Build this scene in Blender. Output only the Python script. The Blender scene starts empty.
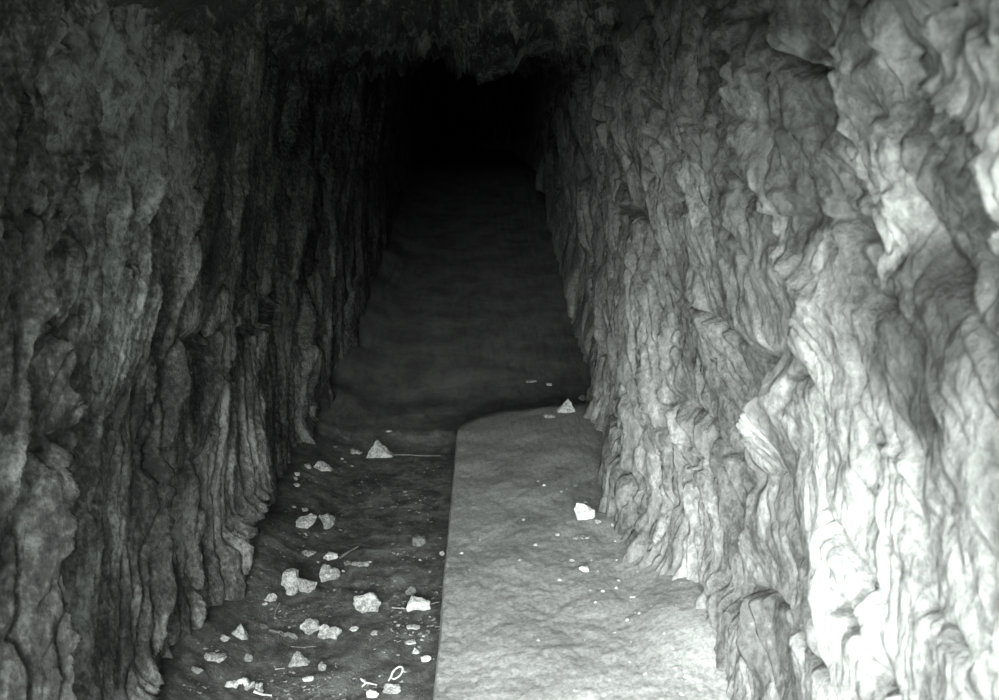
import bpy, bmesh, math, random
import numpy as np
from mathutils import Vector, Matrix

C = bpy.context.scene.collection
SC = bpy.context.scene
F = 971.0
CAM = Vector((0.0, 0.0, 1.5))
PITCH = math.atan(220.0 / F)
YAW = -math.atan(14.5 / F)

# ------------------------------------------------------------------ camera
cam_d = bpy.data.cameras.new('camera')
cam_d.sensor_width = 36.0
cam_d.lens = F * 36.0 / 999.0
cam_d.clip_start = 0.02
cam = bpy.data.objects.new('camera', cam_d)
C.objects.link(cam)
cam.location = CAM
cam.rotation_euler = (math.pi / 2 - PITCH, 0, YAW)
cam_d.dof.use_dof = True
cam_d.dof.focus_distance = 3.6
cam_d.dof.aperture_fstop = 6.5
SC.camera = cam
RM = cam.rotation_euler.to_matrix()


def ray(px, py):
    return (RM @ Vector(((px - 499.5) / F, (350 - py) / F, -1.0))).normalized()


def on_z(px, py, z=0.0):
    r = ray(px, py)
    t = (z - CAM.z) / r.z
    return CAM + r * t


def on_x(px, py, x):
    r = ray(px, py)
    t = (x - CAM.x) / r.x
    return CAM + r * t


# ------------------------------------------------------------------ numpy noise
def hsh(ix, iy, seed):
    n = (ix.astype(np.int64) * 374761393 + iy.astype(np.int64) * 668265263 + seed * 1274126177) & 0xffffffff
    n = ((n ^ (n >> 13)) * 1274126177) & 0xffffffff
    n = ((n ^ (n >> 16)) * 2246822519) & 0xffffffff
    n = n ^ (n >> 15)
    return (n & 0xffffff) / float(0xffffff)


def vn(x, y, seed=0):
    """smooth gradient-like noise, about -1..1"""
    x0 = np.floor(x); y0 = np.floor(y)
    fx = x - x0; fy = y - y0
    ux = fx * fx * fx * (fx * (fx * 6 - 15) + 10)
    uy = fy * fy * fy * (fy * (fy * 6 - 15) + 10)

    def g(dx, dy):
        a = hsh(x0 + dx, y0 + dy, seed) * 2 * math.pi
        return np.cos(a) * (fx - dx) + np.sin(a) * (fy - dy)
    a = g(0, 0) * (1 - ux) + g(1, 0) * ux
    b = g(0, 1) * (1 - ux) + g(1, 1) * ux
    return (a * (1 - uy) + b * uy) * 1.5


def fbm(x, y, seed=0, o=4, gain=0.5):
    s = 0; a = 1.0; f = 1.0
    for i in range(o):
        s = s + a * vn(x * f, y * f, seed + i * 17)
        a *= gain; f *= 2.03
    return s


def worley(u, v, seed):
    """F1, F2, two random numbers of the nearest cell, offset from its point"""
    iu = np.floor(u); iv = np.floor(v)
    f1 = np.full(u.shape, 9.0); f2 = np.full(u.shape, 9.0)
    r1 = np.zeros(u.shape); r2 = np.zeros(u.shape); du = np.zeros(u.shape); dv = np.zeros(u.shape)
    for a in (-1, 0, 1):
        for b in (-1, 0, 1):
            cu = iu + a; cv = iv + b
            pu = cu + 0.1 + 0.8 * hsh(cu, cv, seed); pv = cv + 0.1 + 0.8 * hsh(cu, cv, seed + 5)
            d = np.sqrt((u - pu) ** 2 + (v - pv) ** 2)
            near = d < f1
            f2 = np.where(near, f1, np.minimum(f2, d))
            f1 = np.where(near, d, f1)
            r1 = np.where(near, hsh(cu, cv, seed + 11), r1)
            r2 = np.where(near, hsh(cu, cv, seed + 23), r2)
            du = np.where(near, u - pu, du); dv = np.where(near, v - pv, dv)
    return f1, f2, r1, r2, du, dv


def sst(a, b, x):
    t = np.clip((x - a) / (b - a), 0, 1)
    return t * t * (3 - 2 * t)


def plates(u, v, seed, groove=0.12, tilt=0.5, a=None):
    if a: groove = np.maximum(groove, 3.0 * DY / a)
    f1, f2, r1, r2, du, dv = worley(u, v, seed)
    e = f2 - f1
    return (r1 - 0.5) + tilt * (r2 * 1.4 - 0.2) * du + 0.25 * tilt * (r1 - .5) * dv - (1 - sst(0, groove, e)) * 0.8


def saw(u, v, seed, p=1.3, a=0.1):
    """slabs that rise slowly with depth and drop abruptly; each with its own strength along the height"""
    k = np.floor(u); f = u - k
    w = DY / a      # never sharper than the mesh can carry
    drop = np.maximum(0.12, 2.2 * w)
    rise = f ** p * (1 - sst(1 - drop, 1.0, f))
    amp = 0.35 + 0.65 * hsh(k, k * 0 + 3, seed)
    amp = amp * np.clip(0.62 + 0.75 * vn(v, k * 7.31, seed + 3), 0.05, 1.3)
    cut = np.exp(-f / np.maximum(0.07, 1.5 * w)) + sst(1 - np.maximum(0.03, w), 1.0, f)
    return (rise - 0.75 * cut) * amp


# ------------------------------------------------------------------ helpers
def grid_mesh(name, X, Y, Z, mat, flip=False, attrs=None):
    nu, nv = X.shape
    co = np.stack([X, Y, Z], -1).reshape(-1, 3).astype(np.float32)
    i = np.arange((nu - 1) * (nv - 1)); a = (i // (nv - 1)) * nv + i % (nv - 1)
    q = np.stack([a, a + nv, a + nv + 1, a + 1], -1)
    if flip:
        q = q[:, ::-1]
    me = bpy.data.meshes.new(name)
    me.vertices.add(len(co)); me.vertices.foreach_set('co', co.ravel())
    me.loops.add(q.size); me.loops.foreach_set('vertex_index', q.ravel().astype(np.int32))
    me.polygons.add(len(q)); me.polygons.foreach_set('loop_start', np.arange(0, q.size, 4, dtype=np.int32))
    me.update(calc_edges=True)
    me.polygons.foreach_set('use_smooth', np.ones(len(q), bool))
    me.materials.append(mat)
    me.validate()
    o = bpy.data.objects.new(name, me); C.objects.link(o)
    return o


def struct(o):
    o['kind'] = 'structure'
    return o


def tag(o, label, cat, group=None, kind=None):
    o['label'] = label; o['category'] = cat
    if group: o['group'] = group
    if kind: o['kind'] = kind
    return o


# ------------------------------------------------------------------ materials
def mk(name):
    m = bpy.data.materials.new(name); m.use_nodes = True
    nt = m.node_tree; nt.nodes.clear()
    out = nt.nodes.new('ShaderNodeOutputMaterial'); b = nt.nodes.new('ShaderNodeBsdfPrincipled')
    nt.links.new(b.outputs[0], out.inputs[0])
    b.inputs['Roughness'].default_value = 0.85
    b.inputs['Specular IOR Level'].default_value = 0.25
    return m, nt, b


def noise(nt, vec, scale, detail=5, rough=0.6, dist=0.0):
    n = nt.nodes.new('ShaderNodeTexNoise'); n.inputs['Scale'].default_value = scale
    n.inputs['Detail'].default_value = detail; n.inputs['Roughness'].default_value = rough
    n.inputs['Distortion'].default_value = dist
    nt.links.new(vec, n.inputs['Vector'])
    return n.outputs[0]


def mapping(nt, scale, rot=(0, 0, 0)):
    tc = nt.nodes.new('ShaderNodeTexCoord'); mp = nt.nodes.new('ShaderNodeMapping')
    mp.inputs['Scale'].default_value = scale; mp.inputs['Rotation'].default_value = rot
    nt.links.new(tc.outputs['Object'], mp.inputs['Vector'])
    return mp.outputs[0]


def ramp(nt, fac, pts):
    r = nt.nodes.new('ShaderNodeValToRGB')
    els = r.color_ramp.elements
    while len(els) < len(pts): els.new(0.5)
    for e, (p, c) in zip(els, pts):
        e.position = p; e.color = (c, c, c, 1) if not isinstance(c, tuple) else (*c, 1)
    nt.links.new(fac, r.inputs[0])
    return r.outputs[0]


def mth(nt, op, a, b):
    n = nt.nodes.new('ShaderNodeMath'); n.operation = op
    for i, v in enumerate((a, b)):
        if isinstance(v, (int, float)): n.inputs[i].default_value = v
        else: nt.links.new(v, n.inputs[i])
    return n.outputs[0]


def mixc(nt, fac, a, b, mode='MIX'):
    n = nt.nodes.new('ShaderNodeMix'); n.data_type = 'RGBA'; n.blend_type = mode
    if isinstance(fac, (int, float)): n.inputs[0].default_value = fac
    else: nt.links.new(fac, n.inputs[0])
    for i, v in ((6, a), (7, b)):
        if isinstance(v, tuple): n.inputs[i].default_value = (*v, 1)
        else: nt.links.new(v, n.inputs[i])
    return n.outputs[2]


def bump(nt, b, h, strength, dist):
    n = nt.nodes.new('ShaderNodeBump'); n.inputs['Strength'].default_value = strength
    n.inputs['Distance'].default_value = dist
    nt.links.new(h, n.inputs['Height']); nt.links.new(n.outputs[0], b.inputs['Normal'])


TINT = (0.955, 1.0, 0.965)   # the faint green-grey of the rock


def rock_material(name, lo, mid, hi, seedrot=0.0):
    m, nt, b = mk(name)
    v1 = mapping(nt, (1, 1, 0.38), (0.35, 0, seedrot))
    n1 = noise(nt, v1, 3.2, 8, 0.62, 0.4)
    n2 = noise(nt, v1, 13, 6, 0.7, 0.2)
    v2 = mapping(nt, (1, 1, 0.8), (0.3, 0, 0))
    n3 = noise(nt, v2, 70, 4, 0.7)
    s = mth(nt, 'ADD', mth(nt, 'MULTIPLY', n1, 0.38), mth(nt, 'MULTIPLY', n2, 0.34))
    s = mth(nt, 'ADD', s, mth(nt, 'MULTIPLY', n3, 0.28))
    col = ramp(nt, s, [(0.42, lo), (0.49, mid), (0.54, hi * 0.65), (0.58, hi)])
    at = nt.nodes.new('ShaderNodeAttribute'); at.attribute_name = 'tone_and_light'
    k = mth(nt, 'ADD', mth(nt, 'MULTIPLY', at.outputs['Fac'], 0.85), 1.0)
    cb = nt.nodes.new('ShaderNodeCombineColor')
    for i in range(3): nt.links.new(k, cb.inputs[i])
    col = mixc(nt, 1.0, col, cb.outputs[0], 'MULTIPLY')
    c = mixc(nt, 1.0, col, TINT, 'MULTIPLY')
    nt.links.new(c, b.inputs['Base Color'])
    h = mth(nt, 'ADD', mth(nt, 'MULTIPLY', n2, 1.0), mth(nt, 'MULTIPLY', n3, 0.35))
    bump(nt, b, h, 0.8, 0.02)
    return m


M_ROCK_L = rock_material('strata_rock', 0.025, 0.08, 0.28)  # same rock as the right wall, darkened for the dim side
M_ROCK_R = rock_material('lit_strata_rock', 0.065, 0.15, 0.32, 0.4)  # same rock as the left wall, kept lighter for the lit side
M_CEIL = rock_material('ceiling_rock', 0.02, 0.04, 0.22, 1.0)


def dirt_material():
    m, nt, b = mk('damp_dirt')
    v = mapping(nt, (1, 1.0, 1))
    n1 = noise(nt, v, 4, 8, 0.65, 0.3); n2 = noise(nt, v, 40, 6, 0.75); n3 = noise(nt, v, 150, 3, 0.7)
    n4 = noise(nt, v, 14, 7, 0.75, 0.4)
    base = ramp(nt, mth(nt, 'ADD', mth(nt, 'MULTIPLY', n1, 0.35), mth(nt, 'MULTIPLY', n4, 0.65)), [(0.42, 0.045), (0.5, 0.08), (0.58, 0.14)])
    fl = ramp(nt, n2, [(0.54, 0.0), (0.66, 0.55)])
    # beyond the ledge the damp litter gives way to paler trodden sand
    sx = nt.nodes.new('ShaderNodeSeparateXYZ'); nt.links.new(v, sx.inputs[0])
    mr = nt.nodes.new('ShaderNodeMapRange'); mr.inputs[1].default_value = 4.6; mr.inputs[2].default_value = 6.2
    nt.links.new(mth(nt, 'ADD', sx.outputs[1], mth(nt, 'MULTIPLY', n1, 0.8)), mr.inputs[0])
    sand = ramp(nt, n1, [(0.38, 0.09), (0.5, 0.13), (0.62, 0.17)])
    c = mixc(nt, fl, base, (0.2, 0.205, 0.2))
    c = mixc(nt, mr.outputs[0], c, sand)
    c = mixc(nt, 1.0, c, TINT, 'MULTIPLY')
    nt.links.new(c, b.inputs['Base Color'])
    h = mth(nt, 'ADD', n2, mth(nt, 'MULTIPLY', n3, 0.4))
    bump(nt, b, h, 0.8, 0.015)
    return m


def ledge_material():
    m, nt, b = mk('packed_sandy_earth')
    v = mapping(nt, (1, 1, 1))
    n1 = noise(nt, v, 5, 7, 0.6, 0.2); n2 = noise(nt, v, 90, 5, 0.75); n3 = noise(nt, v, 26, 4, 0.65)
    base = ramp(nt, n1, [(0.3, 0.21), (0.55, 0.26), (0.75, 0.31)])
    g = ramp(nt, n2, [(0.38, 0.66), (0.52, 1.0), (0.64, 1.25)])
    c = mixc(nt, 1.0, base, g, 'MULTIPLY')
    sp = ramp(nt, n3, [(0.68, 0.0), (0.74, 0.5)])
    c = mixc(nt, sp, c, (0.62, 0.63, 0.62))
    c = mixc(nt, 1.0, c, TINT, 'MULTIPLY')
    nt.links.new(c, b.inputs['Base Color'])
    h = mth(nt, 'ADD', mth(nt, 'MULTIPLY', n2, 0.5), n3)
    bump(nt, b, h, 0.5, 0.006)
    return m


M_DIRT = dirt_material()
M_LEDGE = ledge_material()


def stone_material(name, lo, hi):
    m, nt, b = mk(name)
    v = mapping(nt, (1, 1, 1))
    n1 = noise(nt, v, 30, 6, 0.65); n2 = noise(nt, v, 120, 4, 0.7)
    col = ramp(nt, mth(nt, 'ADD', mth(nt, 'MULTIPLY', n1, .5), mth(nt, 'MULTIPLY', n2, .5)), [(0.40, lo), (0.56, hi)])
    nt.links.new(mixc(nt, 1.0, col, TINT, 'MULTIPLY'), b.inputs['Base Color'])
    bump(nt, b, mth(nt, 'ADD', n1, mth(nt, 'MULTIPLY', n2, .5)), 0.7, 0.008)
    return m


M_ST = {'white': stone_material('white_stone', 0.34, 0.54), 'pale': stone_material('pale_stone', 0.14, 0.38),
        'grey': stone_material('grey_stone', 0.10, 0.27), 'dim': stone_material('dim_stone', 0.06, 0.15)}

# ------------------------------------------------------------------ the shell
Y0, Y1 = 0.25, 27.0


def rise(y):
    return 0.14 * (np.clip(y, 5.4, 12.5) - 5.4)


def ysamples(n):
    # denser where the wall is near
    t = np.linspace(0, 1, n)
    a, b_ = 1 / (Y0 + 1.3), 1 / (Y1 + 1.3)
    return 1 / (a + (b_ - a) * t) - 1.3


NY, NZ = 1400, 460
ys = ysamples(NY)
DY = np.gradient(ys)[:, None] * np.ones((1, NZ))


def lookup(Xs, y, z):
    i = int(np.clip(np.searchsorted(ys, y), 1, NY - 1))
    j = int(np.clip((z + 0.15) / (2.5 + float(rise(np.array(y)))) * (NZ - 1), 0, NZ - 1))
    return float(Xs[i - 1:i + 1, max(j - 3, 0):j + 4].mean())


def on_wall(px, py, Xs, off=0.0):
    x = -0.8 if Xs[0, 0] < 0 else 0.55
    for _ in range(12):
        p = on_x(px, py, x)
        x = 0.5 * x + 0.5 * (lookup(Xs, p.y, p.z) + off)
    return on_x(px, py, x)


def add_step(D, pts, Xs, sgn, A, L, B=0.0, M=0.25, drop=0.018, fade=0.08, wob=0.012, seed=1):
    P = sorted([on_wall(px, py, Xs, sgn * A * 0.7) for px, py in pts], key=lambda p: p.z)
    z = np.array([p.z for p in P]); y = np.array([p.y for p in P])
    ye = np.interp(Zg, z, y) + wob * fbm(Zg * 9, Zg * 0 + seed * 3.7, seed, 3)
    win = sst(z[0] - fade, z[0] + fade * .3, Zg) * (1 - sst(z[-1] - fade * .3, z[-1] + fade, Zg))
    s = Yg - ye
    drop = np.maximum(drop, 1.6 * DY)
    up = np.clip(1 + s / L, 0, 1) ** 1.5 * (1 - sst(-drop, drop * 0.4, s))
    rec = sst(-drop, drop * 0.4, s) * np.exp(-np.clip(s, 0, 9) / M)
    return D + win * (A * up - B * rec)


def add_crack(D, pts, Xs, depth, width):
    P = [on_wall(px, py, Xs) for px, py in pts]
    d = np.full(Yg.shape, 9.0)
    jx = 0.010 * fbm(Yg * 12, Zg * 12, 77, 2)
    for a, b_ in zip(P[:-1], P[1:]):
        ax, ay, bx, by = a.y, a.z, b_.y, b_.z
        vx, vy = bx - ax, by - ay
        t = np.clip(((Yg - ax) * vx + (Zg - ay) * vy) / (vx * vx + vy * vy + 1e-9), 0, 1)
        d = np.minimum(d, np.hypot(Yg + jx - ax - t * vx, Zg + jx - ay - t * vy))
    return D - depth * np.exp(-(d / width) ** 2)


def patch(Xs, px, py, rx, ry, seed):
    """a patch of lighter or darker rock, some of it painted light and shade, soft noisy outline, in wall coordinates"""
    c = on_wall(px, py, Xs); e = on_wall(px + rx, py, Xs); t = on_wall(px, py - ry, Xs)
    q = np.hypot((Yg - c.y) / abs(e.y - c.y), (Zg - c.z) / abs(t.z - c.z)) + 0.35 * fbm(Yg * 5, Zg * 4, seed, 4)
    return 1 - sst(0.7, 1.1, q)


def strata(Yg, Zg, seed):
    """the steeply dipping layers: y - lean(z)"""
    lean = 0.18 * Zg + 0.14 * np.clip(Zg, 0, 2.4) ** 2
    return Yg - lean




# left wall ---------------------------------------------------------------
zs = np.linspace(-0.15, 1.0, NZ)
Yg, Tg = np.meshgrid(ys, np.linspace(0, 1, NZ), indexing='ij')
Zg = -0.15 + Tg * (2.35 + rise(Yg) + 0.15)
W = strata(Yg, Zg - rise(Yg), 1)
Zr = Zg - rise(Yg)
wob = 0.05 * fbm(Yg * 1.3, Zg * 1.3, 5, 4, .45) + 0.012 * fbm(Yg * 5, Zg * 4, 6, 2)
D = np.zeros_like(Yg)
fine = 1 - 0.8 * sst(3.5, 6.5, Yg)
D += 0.03 * fbm(Yg * 0.9, Zg * 0.7, 9, 3)
farL = 0.45 + 0.55 * sst(3.6, 4.6, Yg)
lowL = 0.5 + 0.5 * sst(0.0, 0.4, Zr)
D += lowL * 0.095 * farL * (saw((W + wob * 1.6) / 0.42, Zg * 1.2, 21, 1.3, 0.42) - 0.3)
D += lowL * 0.065 * farL * (saw((W + wob * 1.2) / 0.15, Zg * 2.2, 22, 1.1, 0.15) - 0.3)
D += 0.034 * fine * (saw((W + wob * 1.0) / 0.055, Zg * 4, 23, 1.0, 0.055) - 0.3)
D += 0.030 * farL * plates((W + wob) / 0.22, Zg / 1.5, 31, 0.10, 0.5, 0.22)
D += 0.024 * plates((W + wob) / 0.09, Zg / 0.7, 32, 0.15, 0.5, 0.09)
D += 0.010 * fine * plates((W + wob * .6) / 0.035, Zg / 0.22, 33, 0.2, 0.5, 0.035)
D += 0.004 * fine * fbm(Yg * 25, Zg * 14, 34, 3)
XL = -0.865
base = XL + 0.10 * sst(0.5, 2.0, Zr) + 0.06 * sst(3.5, 6, Yg) + 0.07 * np.exp(-((Yg - 3.1) / 0.5) ** 2)
X0 = base + D
# dark seams between the layers: outline, width
SEAMS = [
    ([(65, 220), (55, 265), (58, 305), (70, 350), (79, 385), (86, 412), (93, 440)], 5, .03),
    ([(88, 452), (78, 500), (72, 545), (77, 597), (82, 650), (84, 740)], 20, .09),
    ([(44, 220), (38, 254), (51, 300), (45, 364), (31, 412), (27, 460), (12, 530), (3, 565)], 5, .035),
    ([(92, 254), (82, 300), (74, 333), (71, 365)], 4, .02),
    ([(130, 35), (128, 120)], 6, .02), ([(147, 220), (139, 258)], 5, .03),
    ([(165, 282), (166, 357), (154, 412), (151, 460)], 4, .03),
    ([(195, 350), (185, 412), (178, 440), (176, 480), (180, 560), (172, 640), (160, 720)], 11, .07),
    ([(74, -20), (72, 70), (75, 137), (72, 235)], 7, .04),
    ([(29, 85), (20, 147), (3, 205)], 6, .03), ([(51, 103), (51, 205), (45, 240)], 5, .03),
    ([(113, 113), (106, 165), (82, 220)], 5, .03),
    ([(97, 0), (92, 90), (84, 150)], 3, .02), ([(160, 20), (150, 90), (138, 150)], 3, .02), ([(195, 40), (176, 130), (160, 220)], 4, .03),
    ([(232, 289), (227, 326), (201, 360), (193, 408)], 6, .04),
    ([(257, 274), (240, 323), (234, 360), (227, 378)], 5, .03),
    ([(283, 304), (270, 330), (266, 378), (263, 440), (266, 480), (252, 540), (244, 620)], 12, .08),
    ([(318, 345), (317, 408), (303, 470)], 8, .06), ([(340, 320), (335, 378), (337, 420), (330, 445)], 6, .05),
    ([(362, 285), (358, 400)], 4, .04), ([(206, 470), (207, 560), (200, 640)], 8, .05),
    ([(215, 150), (205, 220), (190, 290)], 4, .03), ([(250, 140), (238, 220), (222, 280)], 4, .03),
    ([(290, 150), (282, 230), (275, 290)], 4, .03), ([(325, 180), (316, 250), (310, 310)], 4, .03),
    ([(47, 490), (40, 530), (23, 580), (25, 640), (33, 699)], 3, .012), ([(66, 612), (50, 640), (47, 700)], 3, .012),
    ([(147, 480), (130, 520), (138, 580)], 2.5, .01), ([(152, 560), (147, 640), (150, 690)], 3, .015),
    ([(118, 250), (110, 320), (100, 380)], 2.5, .012), ([(20, 230), (15, 330), (8, 420)], 4, .02),
]
for k, (pts, wpx, A) in enumerate(SEAMS):
    P0 = on_wall(*pts[len(pts) // 2], X0)
    mpp = P0.y ** 2 / (F * 0.82)
    D = add_step(D, pts, X0, 1, A * 1.15, max(0.10, 12 * mpp), A * 1.7, max(wpx * mpp * 1.3, 0.025), fade=0.05, wob=0.016, seed=k + 91)
X = base + D
def tone_and_light(o, fld):
    at = o.data.attributes.new('tone_and_light', 'FLOAT', 'POINT')
    at.data.foreach_set('value', np.ascontiguousarray(fld.reshape(-1), dtype=np.float32))


MN = 0.9 * patch(X0, 140, 290, 28, 100, 401) + 0.6 * patch(X0, 110, 510, 30, 60, 402) + 0.5 * patch(X0, 165, 110, 10, 60, 403) \
    - 0.45 * patch(X0, 30, 590, 45, 130, 404) - 0.5 * patch(X0, 128, 650, 20, 50, 406)
tone_and_light(struct(grid_mesh('wall_left', X, Yg, Zg, M_ROCK_L, flip=True)), MN)

# right wall --------------------------------------------------------------
NY2 = 860
Zg = -0.15 + Tg * (2.35 + rise(Yg) + 0.15)
Zr = Zg - rise(Yg)
W = strata(Yg, Zr, 2)
far = sst(1.9, 2.5, Yg)                # beyond the big near slab the rock is finely layered
wob = 0.06 * fbm(Yg * 1.4, Zg * 1.6, 55, 4, .45) + 0.015 * fbm(Yg * 6, Zg * 5, 56, 2)
D = 0.04 * fbm(Yg * 1.0, Zg * 0.9, 59, 3)
D += 0.02 * fbm(Yg * 5, Zg * 3.5, 60, 3) * (1 - 0.5 * far)
low = 0.45 + 0.55 * sst(0.15, 0.6, Zr)
D += low * (0.04 + 0.045 * far) * (saw((W + wob * 1.8) / 0.40, Zg * 1.5, 61, 1.3, 0.40) - 0.3)
D += low * (0.012 + 0.03 * far) * (saw((W + wob * 1.5) / 0.14, Zg * 3, 62, 1.1, 0.14) - 0.3)
D += (0.004 + 0.016 * far) * fine * (saw((W + wob) / 0.06, Zg * 5, 63, 1.0, 0.06) - 0.3)
D += (0.025 + 0.012 * far) * plates((W + wob * 1.5) / 0.24, Zg / 0.7, 71, 0.10, 0.5, 0.24)
D += (0.006 + 0.016 * far) * plates((W + wob * 1.3) / 0.10, Zg / 0.34, 72, 0.16, 0.5, 0.10)
D += (0.003 + 0.008 * far) * fine * plates((W + wob) / 0.04, Zg / 0.13, 73, 0.2, 0.5, 0.04)
D += 0.003 * fine * fbm(Yg * 22, Zg * 14, 74, 3)
up = sst(1.15, 1.45, Zr) * (1 - far)
D += up * (0.014 * plates((W + wob) / 0.085, Zg / 0.10, 75, 0.25, 0.35) + 0.012 * fbm(Yg * 13, Zg * 13, 76, 3))
D += (1 - far) * 0.008 * fbm(Yg * 9, Zg * 5, 78, 4)
XR = 0.58
zl = np.clip(Zr - 0.13, 0, 9)
foot = 0.04 * np.exp(-zl / 0.10) * (0.6 + 0.5 * vn(Yg * 3, Zg * 0, 91)) + 0.09 * np.exp(-zl / 0.09) * np.exp(-((Yg - 2.75) / 0.3) ** 2)
base = XR - 0.12 * sst(0.4, 1.9, Zr) - foot - 0.14 * np.exp(-((Yg - 3.3) / 0.85) ** 2) * (1 - 0.6 * sst(.3, 1.4, Zr)) + 0.03 * sst(5, 6.5, Yg)
X0 = base - D
RIGHT = [
    ([(757, 390), (743, 445), (749, 470), (747, 520), (742, 550), (740, 600), (738, 650)], 0.07, 0.22, 0.17, 0.20),
    ([(700, 0), (722, 60), (728, 120), (750, 165), (765, 235), (797, 300), (800, 352)], 0.05, 0.16, 0.04, 0.08),
    ([(937, 0), (950, 75), (965, 145), (985, 210), (999, 262)], 0.05, 0.10, 0.17, 0.09),
    ([(857, 397), (872, 430), (892, 462), (895, 495)], 0.03, 0.10, 0.02, 0.04),
    ([(996, 470), (987, 520), (987, 580), (980, 630), (958, 699)], 0.05, 0.10, 0.06, 0.04),
    ([(770, 0), (785, 60), (830, 70), (835, 120)], 0.03, 0.12, 0.04, 0.05),
    ([(583, 185), (590, 250), (597, 330), (592, 400), (600, 470)], 0.07, 0.9, 0.05, 0.8),
    ([(660, 400), (668, 440), (690, 470), (693, 500)], 0.035, 0.15, 0.03, 0.08),
    ([(640, 440), (645, 500), (643, 560)], 0.03, 0.15, 0.02, 0.08),
]
for k, (pts, A, L, B, M) in enumerate(RIGHT):
    D = add_step(D, pts, X0, -1, A, L, B * 1.3, M, seed=k + 43)
for pts in ([(765, 545), (770, 585), (795, 630), (830, 672)], [(825, 600), (850, 630), (872, 699)],
            [(840, 215), (860, 226), (880, 236)], [(920, 530), (925, 600), (945, 640)],
            [(712, 452), (735, 462), (748, 455)], [(625, 205), (645, 215), (660, 222)],
            [(620, 380), (625, 440), (640, 480), (632, 520)], [(655, 410), (670, 440), (690, 490)], [(648, 480), (645, 560), (655, 610)],
            [(727, 90), (750, 160), (765, 235)], [(765, 235), (797, 300), (805, 355), (790, 400)], [(785, 60), (830, 75), (833, 130)],
            [(700, 20), (722, 60), (726, 110)], [(625, 60), (616, 160), (608, 260)], [(660, 120), (655, 220), (650, 300)],
            [(690, 120), (688, 200), (700, 270)], [(865, 250), (870, 295), (890, 312), (905, 316)], [(675, 320), (668, 380), (672, 420)],
            [(850, 350), (856, 395), (885, 440)], [(820, 500), (840, 540), (858, 600)],
            [(695, 290), (712, 320), (735, 350), (748, 385)]):
    D = add_crack(D, pts, X0, 0.06, 0.012)
X = base - D
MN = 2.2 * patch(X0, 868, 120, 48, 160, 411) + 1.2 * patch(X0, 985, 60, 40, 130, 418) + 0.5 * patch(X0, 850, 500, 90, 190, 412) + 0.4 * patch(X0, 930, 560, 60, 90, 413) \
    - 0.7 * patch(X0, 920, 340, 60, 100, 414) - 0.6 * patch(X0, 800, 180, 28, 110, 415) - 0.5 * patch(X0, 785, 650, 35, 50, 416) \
    + 0.6 * patch(X0, 765, 420, 18, 110, 417)  # rock tones, plus light on the near wall and a block's shade painted in
tone_and_light(struct(grid_mesh('wall_right', X, Yg, Zg, M_ROCK_R)), MN)

# ceiling -----------------------------------------------------------------
nx, ny = 220, 560
yc = ysamples(ny)
Yg, Xg = np.meshgrid(yc, np.linspace(-1.15, 0.85, nx), indexing='ij')
arch = -0.13 * np.abs((Xg + 0.12) / 0.7) ** 3
Z = 1.93 + rise(Yg) + arch * 1.0
Z += 0.06 * fbm(Xg * 1.5, Yg * 1.0, 101, 4)
Z += 0.09 * plates(Xg / 0.42 + 0.3 * vn(Xg * 2, Yg * 2, 4), Yg / 0.5, 102, 0.1, 0.6)
Z += 0.035 * plates(Xg / 0.16, Yg / 0.22, 103, 0.15, 0.6)
Z += 0.012 * fbm(Xg * 9, Yg * 7, 104, 4)
shade_lip = np.exp(-(np.clip(Yg - 0.42, 0, 9) / 0.45) ** 2)
Z = Z * (1 - shade_lip) + shade_lip * (1.66 + 0.012 * fbm(Xg * 6, Yg * 6, 105, 3))      # unseen low lip at the mouth, added to cut light on the upper walls
# a lower band of rock that hangs across the passage
lint = 0.22 * np.exp(-((Yg - 6.4 - 0.25 * vn(Xg * 2, Xg * 0, 9)) / 0.35) ** 4)
Z -= lint * 0.55
Z -= 0.10 * np.exp(-(((Xg - 0.08) / 0.2) ** 2 + ((Yg - 4.3) / 0.3) ** 2))
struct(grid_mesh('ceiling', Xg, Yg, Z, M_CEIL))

# floor -------------------------------------------------------------------
nx, ny = 420, 620
t = np.linspace(0, 1, ny)
yf = 1 / (1 / 1.2 + (1 / 27.2 - 1 / 1.2) * t)
yf = np.concatenate([np.linspace(-5, 1.15, 80), yf])
Yg, Xg = np.meshgrid(yf, np.linspace(-1.2, 0.95, nx), indexing='ij')


def floor_h(x, y):
    z = rise(y) + 0.012 * fbm(x * 2.5, y * 2.0, 201, 4) + 0.006 * fbm(x * 14, y * 12, 202, 3)
    z = z + 0.15 * sst(-0.60, -0.92, x) * (0.6 + 0.5 * vn(y * 2, y * 0, 203))     # dirt banked against the wall
    z = z - 0.03 * sst(4.75, 4.6, y) * sst(3.0, 4.4, y) * sst(-0.1, -0.2, x)
    return z


Z = floor_h(Xg, Yg)
struct(grid_mesh('floor', Xg, Yg, Z, M_DIRT))

# raised ledge along the right wall --------------------------------------
LED_H = 0.15


def ledge_h(x, y):
    e = -0.15 + 0.006 * vn(y * 2.2, y * 0, 211) + 0.002 * vn(y * 11, y * 0, 212)
    s = x - e
    # rounded shoulder at the left edge, gentle crown, and a sloping far end
    prof = sst(-0.008, 0.022, s) * 0.85 + 0.15 * sst(0.0, 0.3, s)
    end = 1 - sst(4.55, 5.25, y + 0.25 * np.exp(-np.clip(s, 0, 9) / 0.08))
    z = -0.05 + (LED_H + 0.05) * prof * end
    z = z + 0.03 * sst(0.25, 0.6, s) * end
    z = z + 0.09 * sst(0.36, 0.62, x + 0.05 * vn(y * 4, x * 4, 215)) * sst(2.0, 2.3, y) * (1 - sst(2.9, 3.4, y))
    z = z + 0.008 * fbm(x * 4, y * 3, 213, 3) + 0.0022 * fbm(x * 30, y * 26, 214, 3)
    return z


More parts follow.
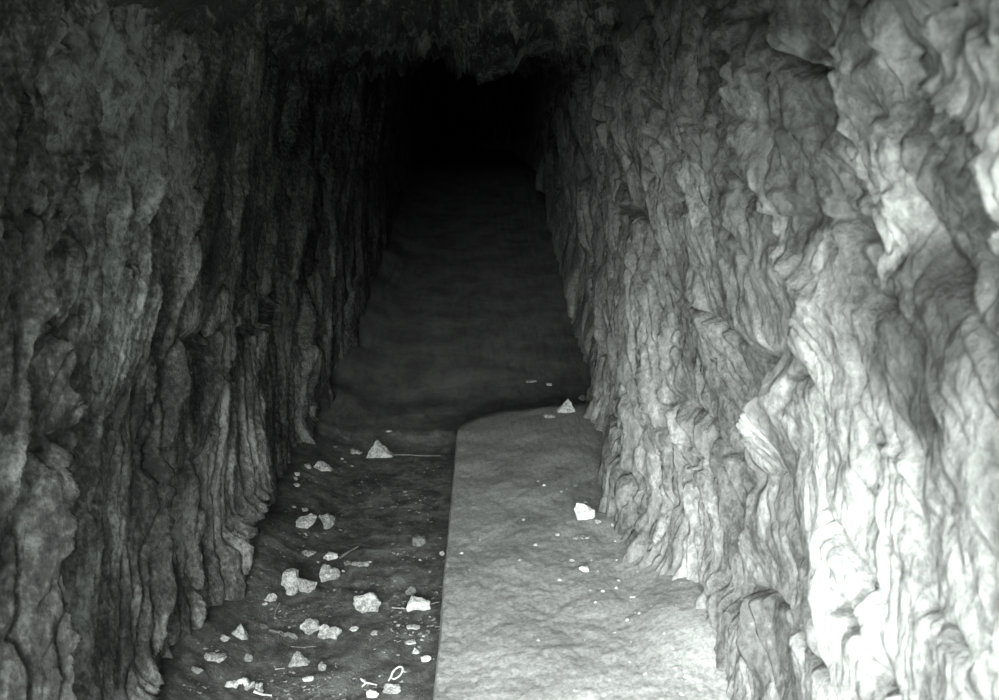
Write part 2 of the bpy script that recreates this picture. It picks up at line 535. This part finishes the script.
t = np.linspace(0, 1, 520)
yl = 1 / (1 / 1.2 + (1 / 5.6 - 1 / 1.2) * t)
yl = np.concatenate([np.linspace(-1.2, 1.15, 60), yl])
xs = np.concatenate([np.linspace(-0.14, -0.05, 40), np.linspace(-0.045, 0.8, 230)])
Yg, Xg = np.meshgrid(yl, xs, indexing='ij')
Z = ledge_h(Xg, Yg)
Z[:, 0] = -0.1
struct(grid_mesh('floor_ledge', Xg, Yg, Z, M_LEDGE))

# the dark end of the gallery, and the rock face around its mouth ---------
Yg, Xg = np.meshgrid(np.linspace(0, 1, 80), np.linspace(-1.3, 1.0, 80), indexing='ij')
Zb = Yg * 4.2
Yb = 26.5 + 0.15 * fbm(Xg * 2, Zb * 2, 301, 4)
struct(grid_mesh('wall_back', Xg, Yb, Zb, M_ROCK_L))


def face(name, x0, x1, z0, z1, flip, n=120, edge=None):
    U, V = np.meshgrid(np.linspace(0, 1, n), np.linspace(0, 1, n), indexing='ij')
    Xf = x0 + (x1 - x0) * U; Zf = z0 + (z1 - z0) * V
    Yf = Y0 - 0.02 + 0.10 * fbm(Xf * 1.3, Zf * 0.9, 310, 4) * sst(0, 0.12, U if edge == 'u' else (1 - U if edge == 'U' else V))
    return struct(grid_mesh(name, Xf, Yf, Zf, M_ROCK_L, flip))


face('wall_front_left', -4.5, -0.80, -0.1, 4.5, False, edge='U')
face('wall_front_right', 0.56, 4.5, -0.1, 4.5, False, edge='u')
face('wall_front_top', -0.85, 0.60, 1.64, 4.5, False, edge='v')  # lower edge follows the added lip that cuts the light
Yg, Xg = np.meshgrid(np.linspace(-6, Y0 + 0.1, 120), np.linspace(-5, 5, 160), indexing='ij')
struct(grid_mesh('ground', Xg, Yg, -0.02 + 0.03 * fbm(Xg, Yg, 320, 4) * 0.3, M_DIRT))

# ------------------------------------------------------------------ stones
def hull_bm(bm, rng, w, d, h, n=16, off=(0, 0, 0), blocky=0.0):
    vs = []
    for _ in range(n):
        while True:
            p = Vector((rng.uniform(-1, 1), rng.uniform(-1, 1), rng.uniform(-1, 1)))
            if 0.1 < p.length <= 1.0: break
        p.normalize()
        if blocky:
            mx = max(abs(p.x), abs(p.y), abs(p.z)); p = p.lerp(p / mx, blocky)
        q = Vector((p.x * w / 2, p.y * d / 2, p.z * h / 2)) * rng.uniform(0.88, 1.0)
        vs.append(bm.verts.new(q + Vector(off)))
    r = bmesh.ops.convex_hull(bm, input=vs)
    bmesh.ops.delete(bm, geom=[g for g in r['geom_interior'] if isinstance(g, bmesh.types.BMVert)], context='VERTS')


def stone_obj(name, seed, w, d, h, mat, shape='rough'):
    rng = random.Random(seed)
    bm = bmesh.new()
    if shape == 'double':
        hull_bm(bm, rng, w * 0.62, d, h * 0.86, 18, (w * 0.17, 0, -h * .05))
        bm2 = bmesh.new(); hull_bm(bm2, rng, w * 0.6, d * .9, h, 18, (-w * 0.19, 0, 0))
        me2 = bpy.data.meshes.new('tmp'); bm2.to_mesh(me2); bm2.free(); bm.from_mesh(me2); bpy.data.meshes.remove(me2)
    elif shape == 'wedge':
        for x, y, z in ((-.5, -.4, -.5), (-.45, .4, -.5), (.5, -.35, -.5), (.5, .3, -.5), (-.3, -.2, .0), (-.1, .2, .5), (-.2, -.1, .42), (.15, .1, .2), (.1, -.3, .05)):
            bm.verts.new((x * w, y * d, z * h))
        bmesh.ops.convex_hull(bm, input=bm.verts[:])
    elif shape == 'block':
        hull_bm(bm, rng, w, d, h, 26, blocky=0.75)
    elif shape == 'jagged':
        for k in range(4):
            b2 = bmesh.new(); hull_bm(b2, rng, w * rng.uniform(.3, .45), d * .6, h * rng.uniform(.6, 1), 12,
                                      (w * (-.33 + .22 * k), rng.uniform(-.1, .1) * d, rng.uniform(-.15, .1) * h))
            me2 = bpy.data.meshes.new('tmp'); b2.to_mesh(me2); b2.free(); bm.from_mesh(me2); bpy.data.meshes.remove(me2)
    else:
        hull_bm(bm, rng, w, d, h, 20)
    bmesh.ops.bevel(bm, geom=bm.edges[:], offset=min(w, h) * 0.05, segments=2, affect='EDGES', clamp_overlap=True)
    bmesh.ops.recalc_face_normals(bm, faces=bm.faces[:])
    if w > 0.022 and name != 'stone_chip':
        bmesh.ops.triangulate(bm, faces=bm.faces[:])
        for _ in range(2):
            long_e = [e for e in bm.edges if e.calc_length() > min(w, h) * 0.10]
            if long_e: bmesh.ops.subdivide_edges(bm, edges=long_e, cuts=1)
            bmesh.ops.triangulate(bm, faces=[f for f in bm.faces if len(f.verts) > 3])
        bm.normal_update()
        P = np.array([v.co[:] for v in bm.verts]); sc = 1.0 / min(w, h)
        nn = fbm(P[:, 0] * sc * 2 + seed, P[:, 1] * sc * 2 + P[:, 2] * sc * 2.3, seed % 97, 4)
        for v, q in zip(bm.verts, nn): v.co += v.normal * float(q) * min(w, h) * 0.10
    # keep the mesh's own origin on its base
    zmin = min(v.co.z for v in bm.verts)
    for v in bm.verts: v.co.z -= zmin
    me = bpy.data.meshes.new(name); bm.to_mesh(me); bm.free()
    me.materials.append(mat)
    o = bpy.data.objects.new(name, me); C.objects.link(o)
    return o


def gz(x, y):
    a = float(floor_h(np.array([x]), np.array([y]))[0])
    if x > -0.13 and y < 5.5:
        a = max(a, float(ledge_h(np.array([x]), np.array([y]))[0]))
    return a


def ground_at(px, py):
    r = ray(px, py)
    lo, hi = 1.0, 14.0
    t = lo; step = 0.05
    while t < hi:
        p = CAM + r * t
        if p.z < gz(p.x, p.y): break
        t += step
    a, b = t - step, t
    for _ in range(10):
        m = (a + b) / 2; p = CAM + r * m
        if p.z < gz(p.x, p.y): b = m
        else: a = m
    p = CAM + r * b
    return p, gz(p.x, p.y)


# px, py of the foot, width and height in the photo, material, shape, label
STONES = [
    (299, 597, 35, 31, 'pale', 'double', 'largest pale stone on the dirt, lumpy with a notch on top'),
    (330, 583, 19, 16, 'pale', 'block', 'squarish pale stone just beside the largest notched stone'),
    (331, 560, 13, 9, 'white', 'block', 'small white stone directly behind the squarish pale stone'),
    (309, 558, 15, 8, 'grey', 'rough', 'low grey speckled stone behind the largest notched stone'),
    (367, 616, 27, 26, 'pale', 'rough', 'rounded grey stone standing alone on dirt, pale lower corner'),
    (419, 613, 23, 15, 'white', 'block', 'bright white rectangular stone near the ledge edge'),
    (272, 602, 11, 10, 'pale', 'rough', 'small pale stone between the largest notched stone and the rock wall'),
    (265, 606, 6, 4, 'pale', 'rough', 'tiny pale chip touching the small stone before the wall'),
    (311, 638, 19, 20, 'pale', 'rough', 'upright pale stone, taller of the touching pair on the dirt'),
    (330, 643, 25, 18, 'pale', 'double', 'broad pale stone, lower of the touching pair on the dirt'),
    (239, 639, 17, 13, 'pale', 'wedge', 'slanting wedge shaped pale stone near the foot of the dark wall'),
    (225, 643, 9, 8, 'pale', 'rough', 'small pale stone touching the low end of the slanting wedge'),
    (216, 666, 21, 12, 'pale', 'double', 'curved lumpy pale stone below the slanting wedge near the wall'),
    (198, 676, 14, 8, 'grey', 'rough', 'small grey stone closest to the foot of the dark wall'),
    (300, 667, 20, 15, 'grey', 'wedge', 'triangular grey stone lying alone in front of the touching pair'),
    (238, 692, 22, 12, 'white', 'jagged', 'jagged white stone, wider lump of the crumbly heap near the camera'),
    (255, 694, 18, 14, 'pale', 'jagged', 'crumbly pale stone, right lump of the heap near the camera'),
    (308, 682, 10, 4, 'white', 'block', 'flat white chip in front of the triangular grey stone'),
    (372, 699, 14, 9, 'white', 'rough', 'smooth white stone in front beside the forked twig'),
    (392, 697, 19, 13, 'pale', 'rough', 'pale angular stone under the looped bark strip'),
    (354, 632, 9, 6, 'pale', 'rough', 'small oval pale stone in front of the rounded grey stone'),
    (413, 629, 13, 4, 'pale', 'block', 'thin flat pale chip just before the white rectangular stone'),
    (410, 645, 11, 4, 'pale', 'block', 'flat pale flake, second chip before the white rectangular stone'),
    (416, 654, 7, 6, 'pale', 'wedge', 'narrow tilted pale splinter between the flakes by the ledge'),
    (426, 662, 10, 6, 'white', 'block', 'tilted white flake right against the ledge foot'),
    (442, 556, 6, 6, 'pale', 'rough', 'round pebble touching the foot of the ledge'),
    (380, 458, 25, 16, 'pale', 'wedge', 'pale peaked stone at the start of the long straw'),
    (356, 455, 15, 7, 'pale', 'double', 'small low pale stone behind the wall side of the peaked stone'),
    (322, 472, 19, 10, 'pale', 'wedge', 'flat pale wedge lying at the wall foot before the peaked stone'),
    (308, 469, 7, 5, 'pale', 'block', 'tiny white chip between the flat wedge and the dark wall'),
    (297, 476, 6, 5, 'white', 'rough', 'farthest pebble of the short row along the wall foot'),
    (296, 481, 5, 5, 'pale', 'rough', 'middle pebble of the short row along the wall foot'),
    (297, 487, 7, 4, 'pale', 'rough', 'closest pebble of the short row along the wall foot'),
    (307, 529, 20, 14, 'pale', 'block', 'pale squat stone, brighter of the two side by side near the wall'),
    (326, 530, 20, 18, 'grey', 'rough', 'rounded dull grey stone beside the pale squat stone'),
    (305, 512, 7, 5, 'pale', 'rough', 'small pale pebble just behind the pale squat stone'),
    (294, 508, 5, 3, 'pale', 'rough', 'tiny pebble by the wall behind the pale squat stone'),
    (357, 569, 24, 8, 'grey', 'jagged', 'long low grey stone beyond the rounded grey stone'),
    (417, 547, 19, 15, 'dim', 'rough', 'dull dark grey stone half sunk in dirt near the ledge'),
    (411, 596, 11, 13, 'dim', 'rough', 'dull upright grey stone behind the white rectangular stone'),
    (249, 663, 9, 11, 'grey', 'rough', 'small upright grey stone between the curved lump and the triangular stone'),
    (322, 672, 9, 10, 'grey', 'rough', 'small rough grey stone beside the triangular grey stone'),
    (374, 636, 8, 7, 'grey', 'rough', 'small dull stone beside the small oval pale stone'),
    (389, 433, 7, 4, 'pale', 'rough', 'small pale chip beyond the peaked stone'),
    (566, 413, 18, 13, 'pale', 'wedge', 'pale stone at the far end of the ledge, bright on one side'),
    (549, 419, 14, 6, 'grey', 'rough', 'flat grey stone in front of the one ending the ledge'),
    (582, 401, 8, 8, 'pale', 'rough', 'small stone wedged at the pale wall foot past the ledge end'),
    (531, 384, 12, 3, 'pale', 'block', 'thin pale flake on the dark floor past the ledge'),
    (549, 386, 6, 3, 'white', 'block', 'tiny white chip on the dark floor past the ledge'),
    (584, 520, 20, 17, 'white', 'block', 'bright white stone on the ledge against the rock wall'),
    (581, 541, 16, 7, 'pale', 'jagged', 'low jagged pale stone on the ledge in front of the bright one'),
    (584, 572, 10, 5, 'white', 'block', 'flat white chip on the ledge by the wall foot'),
    (572, 562, 6, 4, 'pale', 'rough', 'tiny pale pebble on the ledge beside the flat white chip'),
    (557, 536, 5, 4, 'pale', 'rough', 'lone tiny pebble near the middle of the ledge'),
    (598, 524, 8, 5, 'pale', 'rough', 'small pale pebble between the bright ledge stone and wall'),
]
SPOTS = []
for k, (px, py, w, h, mat, shape, label) in enumerate(STONES):
    p, z = ground_at(px, py)
    d = (p - CAM).length
    s = d / F
    ww = w * s; hh = h * s * 1.0
    if py > 420 or px < 460: hh = max(hh, 0.008)
    dd = ww * 0.75
    # seen from above at about 20 degrees: part of the height in the photo is the stone's depth
    dep = math.sin(math.atan2(CAM.z - z, p.y))
    hh = max(hh - dd * dep * 0.35, hh * 0.65); ww *= 1.08
    o = stone_obj('stone' if w >= 9 else 'pebble', 1000 + k * 7, ww, dd, hh * 1.12, M_ST[mat], shape)
    yy = p.y + dd * 0.42
    xx = p.x * yy / p.y
    o.location = (xx, yy, gz(xx, yy) - hh * 0.16)
    if shape not in ('wedge', 'double'):
        o.rotation_euler.z = random.Random(k).uniform(-0.25, 0.25)
    tag(o, label, 'stone')
    SPOTS.append((xx, yy, ww * 0.62))
# the slanting wedge leans the other way
for o in C.objects:
    if o.get('label', '').startswith('slanting wedge') or o.get('label', '').startswith('pale stone at the far end'):
        o.scale.x = -1

# long flat slab of rock by the wall
pa, za = ground_at(258, 622); pb, zb = ground_at(298, 643)
L = (pb - pa).length
o = stone_obj('stone_slab', 77, L, 0.035, 0.022, M_ST['dim'], 'jagged')
o.location = ((pa.x + pb.x) / 2, (pa.y + pb.y) / 2, (za + zb) / 2 - 0.008)
o.rotation_euler.z = math.atan2(pb.y - pa.y, pb.x - pa.x)
tag(o, 'long narrow grey slab lying slantwise on the dirt by the wall', 'stone')


# small chips, many alike, scattered on dirt and ledge
protos = {}
chips = []
rng = random.Random(5)
KNOWN = [(640, 613), (632, 597), (617, 588), (603, 591), (591, 590), (646, 674), (665, 693), (640, 693), (686, 676), (630, 662),
         (597, 660), (585, 640), (590, 641), (667, 690), (676, 668), (596, 602), (611, 597), (607, 534), (560, 500), (575, 486),
         (524, 520), (548, 470), (592, 560), (600, 548), (520, 560), (505, 612), (465, 535), (462, 553), (470, 570), (480, 540),
         (536, 545), (560, 580), (617, 560), (628, 620), (650, 640), (700, 690), (655, 660), (575, 690), (610, 680), (539, 640)]
rk = random.Random(9)
while len(KNOWN) < 85:      # crowded towards the foot of the wall
    y = rk.uniform(480, 697); x = 585 + (y - 480) * 0.42 + rk.gauss(0, 22)
    if x > 470: KNOWN.append((x, y))
for x, y in KNOWN: chips.append((x, y, rng.uniform(2.5, 5.5), 'ledge'))
DK = [(430, 617), (424, 636), (422, 640), (434, 659), (395, 622), (380, 676), (368, 665), (353, 666), (336, 664), (330, 690),
      (313, 690), (290, 672), (272, 681), (268, 684), (240, 672), (217, 651), (198, 643), (190, 690), (205, 688), (275, 618),
      (266, 600), (261, 573), (250, 592), (283, 574), (318, 562), (328, 551), (343, 571), (370, 562), (368, 577), (356, 592),
      (335, 590), (305, 534), (340, 530), (400, 530), (440, 538), (428, 520), (393, 544), (404, 552), (420, 560), (430, 572),
      (395, 581), (378, 585), (345, 462), (352, 466), (342, 459), (335, 447), (309, 480), (285, 512), (370, 640), (384, 652),
      (398, 655), (405, 672), (365, 680), (345, 690), (285, 690), (338, 676), (300, 520), (382, 508), (405, 492), (372, 493)]
for x, y in DK: chips.append((x, y, rng.uniform(2.5, 5.0), 'dirt'))
for key in ('pale', 'grey', 'white'):
    for v in range(3):
        protos[key, v] = None
for k, (px, py, w, where) in enumerate(chips):
    p, z = ground_at(px, py)
    s = (p - CAM).length / F
    mat = rng.choice(['pale', 'pale', 'white', 'grey']) if where == 'dirt' else rng.choice(['pale', 'white'])
    key = (mat, rng.randrange(3))
    if protos[key] is None:
        o = protos[key] = stone_obj('stone_chip', 400 + k, 0.02, 0.015, 0.007, M_ST[mat], rng.choice(['block', 'rough', 'wedge']))
    else:
        o = protos[key].copy(); C.objects.link(o)
    f = w * s / 0.02
    o.scale = (f, f, f)
    o.location = (p.x, p.y, gz(p.x, p.y) - 0.0015)
    o.rotation_euler.z = rng.uniform(-1.0, 1.0)
    if where == 'dirt':
        tag(o, 'tiny stone chip among the litter on the dark dirt floor', 'stone chip', 'chips on the dirt floor')
    else:
        tag(o, 'tiny pale stone chip lying loose on the smooth raised ledge', 'stone chip', 'chips on the ledge')

# crumbs nobody could count
bm = bmesh.new()
rng = random.Random(12)
for i in range(4200):
    py = rng.uniform(455, 705) if i % 4 else rng.uniform(600, 705)
    px = rng.uniform(170, 445)
    p = on_z(px, py, 0.02)
    if p.x < -0.80 or p.x > -0.13: continue
    if float(vn(np.array([p.x * 3.3]), np.array([p.y * 3.3]), 66)[0]) < rng.uniform(-0.3, 0.35): continue
    if any(math.hypot(p.x - a, p.y - b) < c + 0.006 for a, b, c in SPOTS): continue
    z = gz(p.x, p.y); r = 0.0012 + 0.006 * rng.random() ** 2.5
    vs = [bm.verts.new(Vector((p.x + r * rng.uniform(-1.4, 1.4), p.y + r * rng.uniform(-1, 1), z + r * rng.uniform(-.2, .8)))) for _ in range(6)]
    bmesh.ops.convex_hull(bm, input=vs)
me = bpy.data.meshes.new('gravel'); bm.to_mesh(me); bm.free(); me.materials.append(M_ST['grey'])
o = bpy.data.objects.new('gravel', me); C.objects.link(o)
tag(o, 'fine grey gravel crumbs strewn over the dark dirt floor', 'gravel', kind='stuff')


# straws, twig, bark loop
def wire(name, pts, r, mat, closed=False):
    cu = bpy.data.curves.new(name, 'CURVE'); cu.dimensions = '3D'; cu.bevel_depth = r; cu.bevel_resolution = 2
    s = cu.splines.new('POLY'); s.points.add(len(pts) - 1)
    for q, (a, rr) in zip(s.points, pts):
        q.co = (*a, 1); q.radius = rr
    s.use_cyclic_u = closed
    o = bpy.data.objects.new(name, cu)
    cu.materials.append(mat)
    dg = bpy.context.evaluated_depsgraph_get()
    C.objects.link(o); dg.update()
    me = bpy.data.meshes.new_from_object(o.evaluated_get(bpy.context.evaluated_depsgraph_get()))
    C.objects.unlink(o); bpy.data.objects.remove(o)
    me.name = name
    o = bpy.data.objects.new(name, me); C.objects.link(o)
    return o


M_STRAW = stone_material('dry_straw', 0.15, 0.28)
M_BARK = stone_material('bleached_bark', 0.3, 0.6)


def straw(pxs, r, label, name='straw', mat=None, lift=0.004):
    pts = []
    n = len(pxs)
    for i, (x, y) in enumerate(pxs):
        p, z = ground_at(x, y); pts.append(((p.x, p.y, z + r + lift), 1.0 - 0.5 * i / max(n - 1, 1)))
    o = wire(name, pts, r, mat or M_STRAW)
    tag(o, label, 'straw' if name == 'straw' else 'twig')
    return o


straw([(393, 456), (408, 456), (424, 457), (441, 457)], 0.0022, 'long straight straw lying across the dirt from the peaked stone')
straw([(291, 648), (303, 649), (316, 648)], 0.0012, 'short thin straw in front of the touching pair of stones')
straw([(392, 610), (405, 611), (419, 609), (440, 604)], 0.002, 'bent dark straw passing behind the white rectangular stone', lift=0.006)
straw([(275, 671), (285, 670)], 0.002, 'short pale straw near the wall end of the triangular grey stone')
straw([(280, 605), (276, 612), (274, 620)], 0.0022, 'short curved twig by the small stone before the wall', 'twig')
straw([(340, 560), (350, 553), (358, 549)], 0.005, 'thick grey twig behind the long low grey stone', 'twig', M_ST['grey'])
straw([(254, 694), (262, 697), (272, 698)], 0.004, 'short thick pale twig in front of the crumbly heap', 'twig', M_BARK)
# forked twig
p0, z0 = ground_at(377, 686); p1, z1 = ground_at(366, 685); p2, z2 = ground_at(361, 682); p3, z3 = ground_at(362, 688)
r = 0.0034
tw = wire('forked_twig', [((p0.x, p0.y, z0 + r), .7), ((p1.x, p1.y, z1 + r + .004), 1), ((p2.x, p2.y, z2 + r + .006), .8)], r, M_BARK)
tag(tw, 'forked white twig lying behind the smooth white stone', 'twig')
br = wire('branch', [((p1.x, p1.y, z1 + r + .004), 1), ((p3.x, p3.y, z3 + r), .6)], r, M_BARK)
br.parent = tw
# loop of bark
pc, zc = ground_at(397, 679)
pts = []
for i in range(20):
    a = i / 20 * 2 * math.pi
    u = 0.017 * math.cos(a); v = 0.008 * math.sin(a)
    pts.append(((pc.x + u * .9 - v * .3, pc.y + 0.010 * math.sin(a) + 0.008 * math.cos(a) + .005, zc + 0.016 + 0.45 * u + v), 1.0))
lo = wire('bark_loop', pts, 0.0028, M_BARK, True)
st = wire('stem', [((pc.x - .014, pc.y, zc + .012), 1), ((pc.x - .022, pc.y - 0.015, zc + 0.003), .8)], 0.003, M_BARK)
st.parent = lo
tag(lo, 'small pale loop of peeled bark standing over the angular stone', 'bark strip')

# ------------------------------------------------------------------ light: overcast daylight at the mouth
w = bpy.data.worlds.new('sky'); SC.world = w; w.use_nodes = True
nt = w.node_tree; nt.nodes.clear()
out = nt.nodes.new('ShaderNodeOutputWorld'); bg = nt.nodes.new('ShaderNodeBackground')
nt.links.new(bg.outputs[0], out.inputs[0])
tc = nt.nodes.new('ShaderNodeTexCoord')
vm = nt.nodes.new('ShaderNodeVectorMath'); vm.operation = 'DOT_PRODUCT'
sd = Vector((-0.75, -0.6, 0.35)).normalized()
vm.inputs[1].default_value = sd
nt.links.new(tc.outputs['Generated'], vm.inputs[0])
rp = ramp(nt, mth(nt, 'ADD', mth(nt, 'MULTIPLY', vm.outputs['Value'], 0.5), 0.5), [(0.45, 0.015), (0.75, 0.2), (0.95, 1.0)])
sz = nt.nodes.new('ShaderNodeSeparateXYZ'); nt.links.new(tc.outputs['Generated'], sz.inputs[0])
zr = ramp(nt, sz.outputs[2], [(0.0, 0.06), (0.22, 0.35), (0.6, 1.0)])     # low sky dimmed to keep light off the wall tops
rp = mixc(nt, 1.0, rp, zr, 'MULTIPLY')
nt.links.new(mixc(nt, 1.0, rp, (0.97, 1.0, 0.98), 'MULTIPLY'), bg.inputs[0])
bg.inputs[1].default_value = 50.0

sl = bpy.data.lights.new('sun', 'SUN'); sl.energy = 26.0; sl.angle = math.radians(54)
so = bpy.data.objects.new('sun', sl); C.objects.link(so)
so.rotation_euler = Vector((0.21, 0.90, -0.42)).to_track_quat('-Z', 'Y').to_euler()
sl.color = (0.98, 1.0, 0.985)

SC.view_settings.view_transform = 'Standard'
SC.view_settings.look = 'None'
SC.view_settings.gamma = 1.0
SC.view_settings.use_curve_mapping = False
SC.view_settings.exposure = 0.0
SC.cycles.use_denoising = True
SC.cycles.max_bounces = 10
SC.cycles.diffuse_bounces = 8
